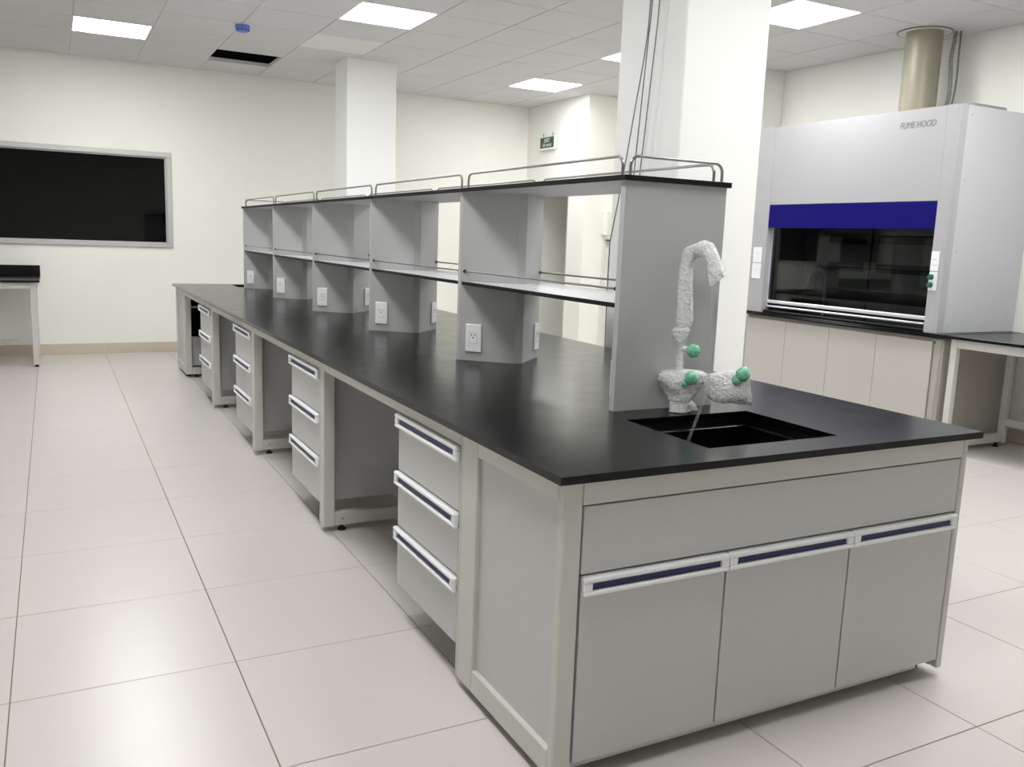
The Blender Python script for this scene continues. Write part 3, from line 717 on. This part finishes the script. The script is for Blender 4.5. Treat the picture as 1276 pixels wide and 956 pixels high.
b = MB(); b.tube([(4.46, HY0 + .03, HZ), (4.46, HY0 + .03, HZ + .004)], .004, 8)
# screws on the side panel
b = MB()
for (x, z) in ((4.42, 2.25), (4.42, 1.83), (4.42, 1.36), (4.42, .85)): b.box(x - .004, x + .004, HY0 - .0012, HY0 + .001, z - .004, z + .004, .001)
b.build('side_screws', M['grey'], t)
# inside
MB().box(HX + .60, HX + .61, HY0 + .021, HY1 - .021, pz0, 1.78).build('back_baffle', M['liner'], t)
for (y0, y1, z0, z1) in ((2.62, 3.30, 1.40, 1.47), (2.62, 3.30, 1.17, 1.24), (3.42, 3.80, 1.40, 1.47), (3.42, 3.80, 1.17, 1.24), (2.45, 3.80, .93, 1.02)):
    MB().box(HX + .593, HX + .6005, y0, y1, z0, z1, .002).build('baffle_slot', M['linerdk'], t)
MB().box(HX + .595, HX + .6005, 3.355, 3.367, pz0, 1.78).build('baffle_joint', M['linerdk'], t)
b = MB(); b.box(HX + .081, HX + .60, HY0 + .021, HY0 + .026, pz0, 1.78); b.box(HX + .081, HX + .60, HY1 - .026, HY1 - .021, pz0, 1.78); b.box(HX + .081, HX + .60, HY0 + .026, HY1 - .026, 1.76, 1.78)
b.build('liner_panels', M['liner'], t)
gn = [(4.62, 3.55, pz0)]; gn += [(4.62, 3.55, 1.05)]
for k in range(9):
    a = math.pi * k / 8; gn.append((4.62 - .085 + .085 * math.cos(a), 3.55 + .02 * k / 8, 1.11 + .07 * math.sin(a)))
gn.append((4.45, 3.575, 1.06))
MB().tube(gn, .012, 10).build('hood_tap', M['alu'], t)
# sash: glass, frame strips, double pull bar
sa = MB().box(HX + .062, HX + .067, 2.3550, 3.924, .872, 1.70).build('sash_glass', M['sash'], t)
b = MB(); b.box(HX + .050, HX + .070, 2.357, 3.924, .880, .907, .006); b.build('sash_pull_bar', M['alu'], sa)
b = MB(); b.box(HX + .050, HX + .070, 2.357, 3.924, .846, .862, .005); b.build('sash_pull_bar', M['alu'], sa)
MB().box(HX + .058, HX + .070, 2.357, 3.924, .862, .880).build('sash_gap', M['edge'], sa)
b = MB(); b.box(HX + .050, HX + .072, 3.918, 3.9245, .86, 1.60); b.box(HX + .050, HX + .072, 2.355, 2.360, .86, 1.60); b.build('sash_channel', M['alu'], sa)
MB().box(HX + .02, HX + .075, 2.356, 3.929, pz0, pz0 + .020, .006).build('airfoil_sill', M['edge'], t)
# switch plates
def plate(y0, y1, z0, z1, x, nm='switch_plate', rot=0):
    o = MB().box(x - .008, x - .0004, y0, y1, z0, z1, .002).build(nm, M['plate'], t)
    MB().box(x - .0098, x - .0078, (y0 + y1) / 2 - .017, (y0 + y1) / 2 + .017, (z0 + z1) / 2 - .026, (z0 + z1) / 2 + .026, .001).build('switch_insert', M['plate'], o)
    b = MB()
    for dy in (-.008, .008): b.box(x - .0103, x - .0096, (y0 + y1) / 2 + dy - .002, (y0 + y1) / 2 + dy + .002, (z0 + z1) / 2 + .008, (z0 + z1) / 2 + .016)
    b.build('switch_marks', M['grey'], o); return o
plate(3.965, 4.066, 1.214, 1.341, HX); plate(3.965, 4.066, 1.078, 1.208, HX)
mat_knob = mat('dark_green_knob', S(20, 95, 75), 0.35)
plate(2.290, 2.352, 1.221, 1.353, HX)
o = MB().box(HX - .008, HX - .0004, 2.290, 2.352, 1.090, 1.2155, .002).build('valve_plate', M['plate'], t)
for z in (1.127, 1.181): MB().tube([(HX - .007, 2.330, z), (HX - .022, 2.334, z), (HX - .032, 2.336, z)], [.019, .019, .015], 14).build('valve_knob', mat_knob, o)
o = link('hood_lettering', text_mesh('hood_lettering', 'FUME HOOD', .0625, M['text'], shear=.12), t, (HX + .0032, 2.579, 2.206)); o.rotation_euler = (math.pi / 2, 0, -math.pi / 2); o.scale = (.78, 1, 1)

# exhaust duct and flexible hose over the hood
t = thing('exhaust_duct', 'beige round exhaust pipe rising from hood to ceiling', 'duct', (4.84, 3.03, HZ))
MB().lathe(4.84, 3.03, [(.130, HZ - .0005), (.130, ZC + .1)], 40).build('duct_pipe', M['duct'], t)
MB().lathe(4.84, 3.03, [(.131, ZC - .010), (.190, ZC - .010), (.192, ZC - .008), (.192, ZC - .0055), (.131, ZC - .0055)], 40, cap=False).build('ceiling_collar', M['tbar'], t)
b = MB(); b.lathe(4.84, 3.03, [(.186, ZC - .0115), (.1935, ZC - .0115), (.1935, ZC - .0052), (.186, ZC - .0052)], 40, cap=False); b.build('collar_rim', M['cable'], t)
hs = smooth([(4.995, 2.885, ZC - .006), (4.99, 2.885, 2.90), (4.975, 2.885, 2.77), (4.97, 2.87, 2.64), (4.97, 2.865, 2.51), (4.97, 2.88, 2.42), (4.96, 2.90, HZ + .016)], 16)
b = MB().tube(hs, [.014 + .0025 * math.sin(i * 1.9) for i in range(len(hs))], 10)
tag(b.build('flexible_conduit', M['grey']), 'grey flexible conduit hanging behind the beige exhaust pipe', 'conduit')
hs2 = smooth([(5.01, 2.855, ZC - .006), (5.0, 2.845, 2.80), (4.985, 2.83, 2.62), (4.985, 2.84, 2.48), (4.98, 2.87, HZ + .002)], 8)
tag(MB().tube(hs2, .007, 8).build('power_cable', M['cable']), 'thin grey cable beside the flexible conduit above the fume hood', 'cable')

# ------------------------------------------------------------------ side bench right of the hood
t = thing('side_bench', 'black-topped bench on white steel legs right of the fume hood', 'bench', (4.67, 1.3, 0))
Y0, Y1, BX0, BX1 = .35, 2.165, 4.282, XR - .012
MB().box(BX0, BX1, Y0, Y1, HT - .020, HT, .002).build('bench_top', M['black'], t)
for y in (2.100, Y0 + .02):
    for x in (4.315, 4.935):
        MB().box(x, x + .045, y, y + .045, .025, HT - .0205, .003).build('leg', M['frame'], t)
    MB().box(4.36, 4.935, y + .003, y + .042, .035, .095, .003).build('bottom_rail', M['frame'], t)
    MB().box(4.36, 4.935, y + .003, y + .042, .722, HT - .0205, .003).build('cross_rail', M['frame'], t)
MB().box(4.318, 4.357, Y0 + .065, 2.100, .722, HT - .0205, .003).build('apron_rail', M['frame'], t)
MB().box(4.938, 4.977, Y0 + .065, 2.100, .722, HT - .0205, .003).build('apron_rail', M['frame'], t)
MB().box(4.938, 4.977, Y0 + .065, 2.100, .150, .205, .003).build('rear_rail', M['frame'], t)
feet(t, [(4.337, 2.1225), (4.90, 2.1225), (4.337, Y0 + .0425), (4.90, Y0 + .0425)], .036)

# ------------------------------------------------------------------ side table under the window
t = thing('wall_table', 'black-topped table with upstand against the wall below the dark window', 'table', (-2.0, 7.9, 0))
TX0, TX1, TY0 = -2.908, -1.108, 7.47
MB().box(TX0, TX1, TY0, YB - .0115, HT - .020, HT, .002).build('table_top', M['black'], t)
MB().box(TX0, TX1, YB - .0305, YB - .0005, HT + .0005, HT + .102, .002).build('upstand', M['black'], t)
for x in (TX0 + .03, TX1 - .082):
    for y in (7.50, 8.18):
        MB().box(x, x + .05, y, y + .05, .022, HT - .0205, .003).build('leg', M['frame'], t)
    MB().box(x + .003, x + .047, 7.55, 8.18, .722, HT - .0205, .003).build('side_rail', M['frame'], t)
    MB().box(x + .003, x + .047, 7.55, 8.18, .122, .176, .003).build('bottom_rail', M['frame'], t)
for y in (7.503, 8.183): MB().box(TX0 + .08, TX1 - .082, y, y + .044, .722, HT - .0205, .003).build('apron_rail', M['frame'], t)
MB().box(TX0 + .08, TX1 - .082, 8.183, 8.227, .122, .176, .003).build('rear_rail', M['frame'], t)
feet(t, [(x + .025, y + .025) for x in (TX0 + .03, TX1 - .082) for y in (7.50, 8.18)], .023)
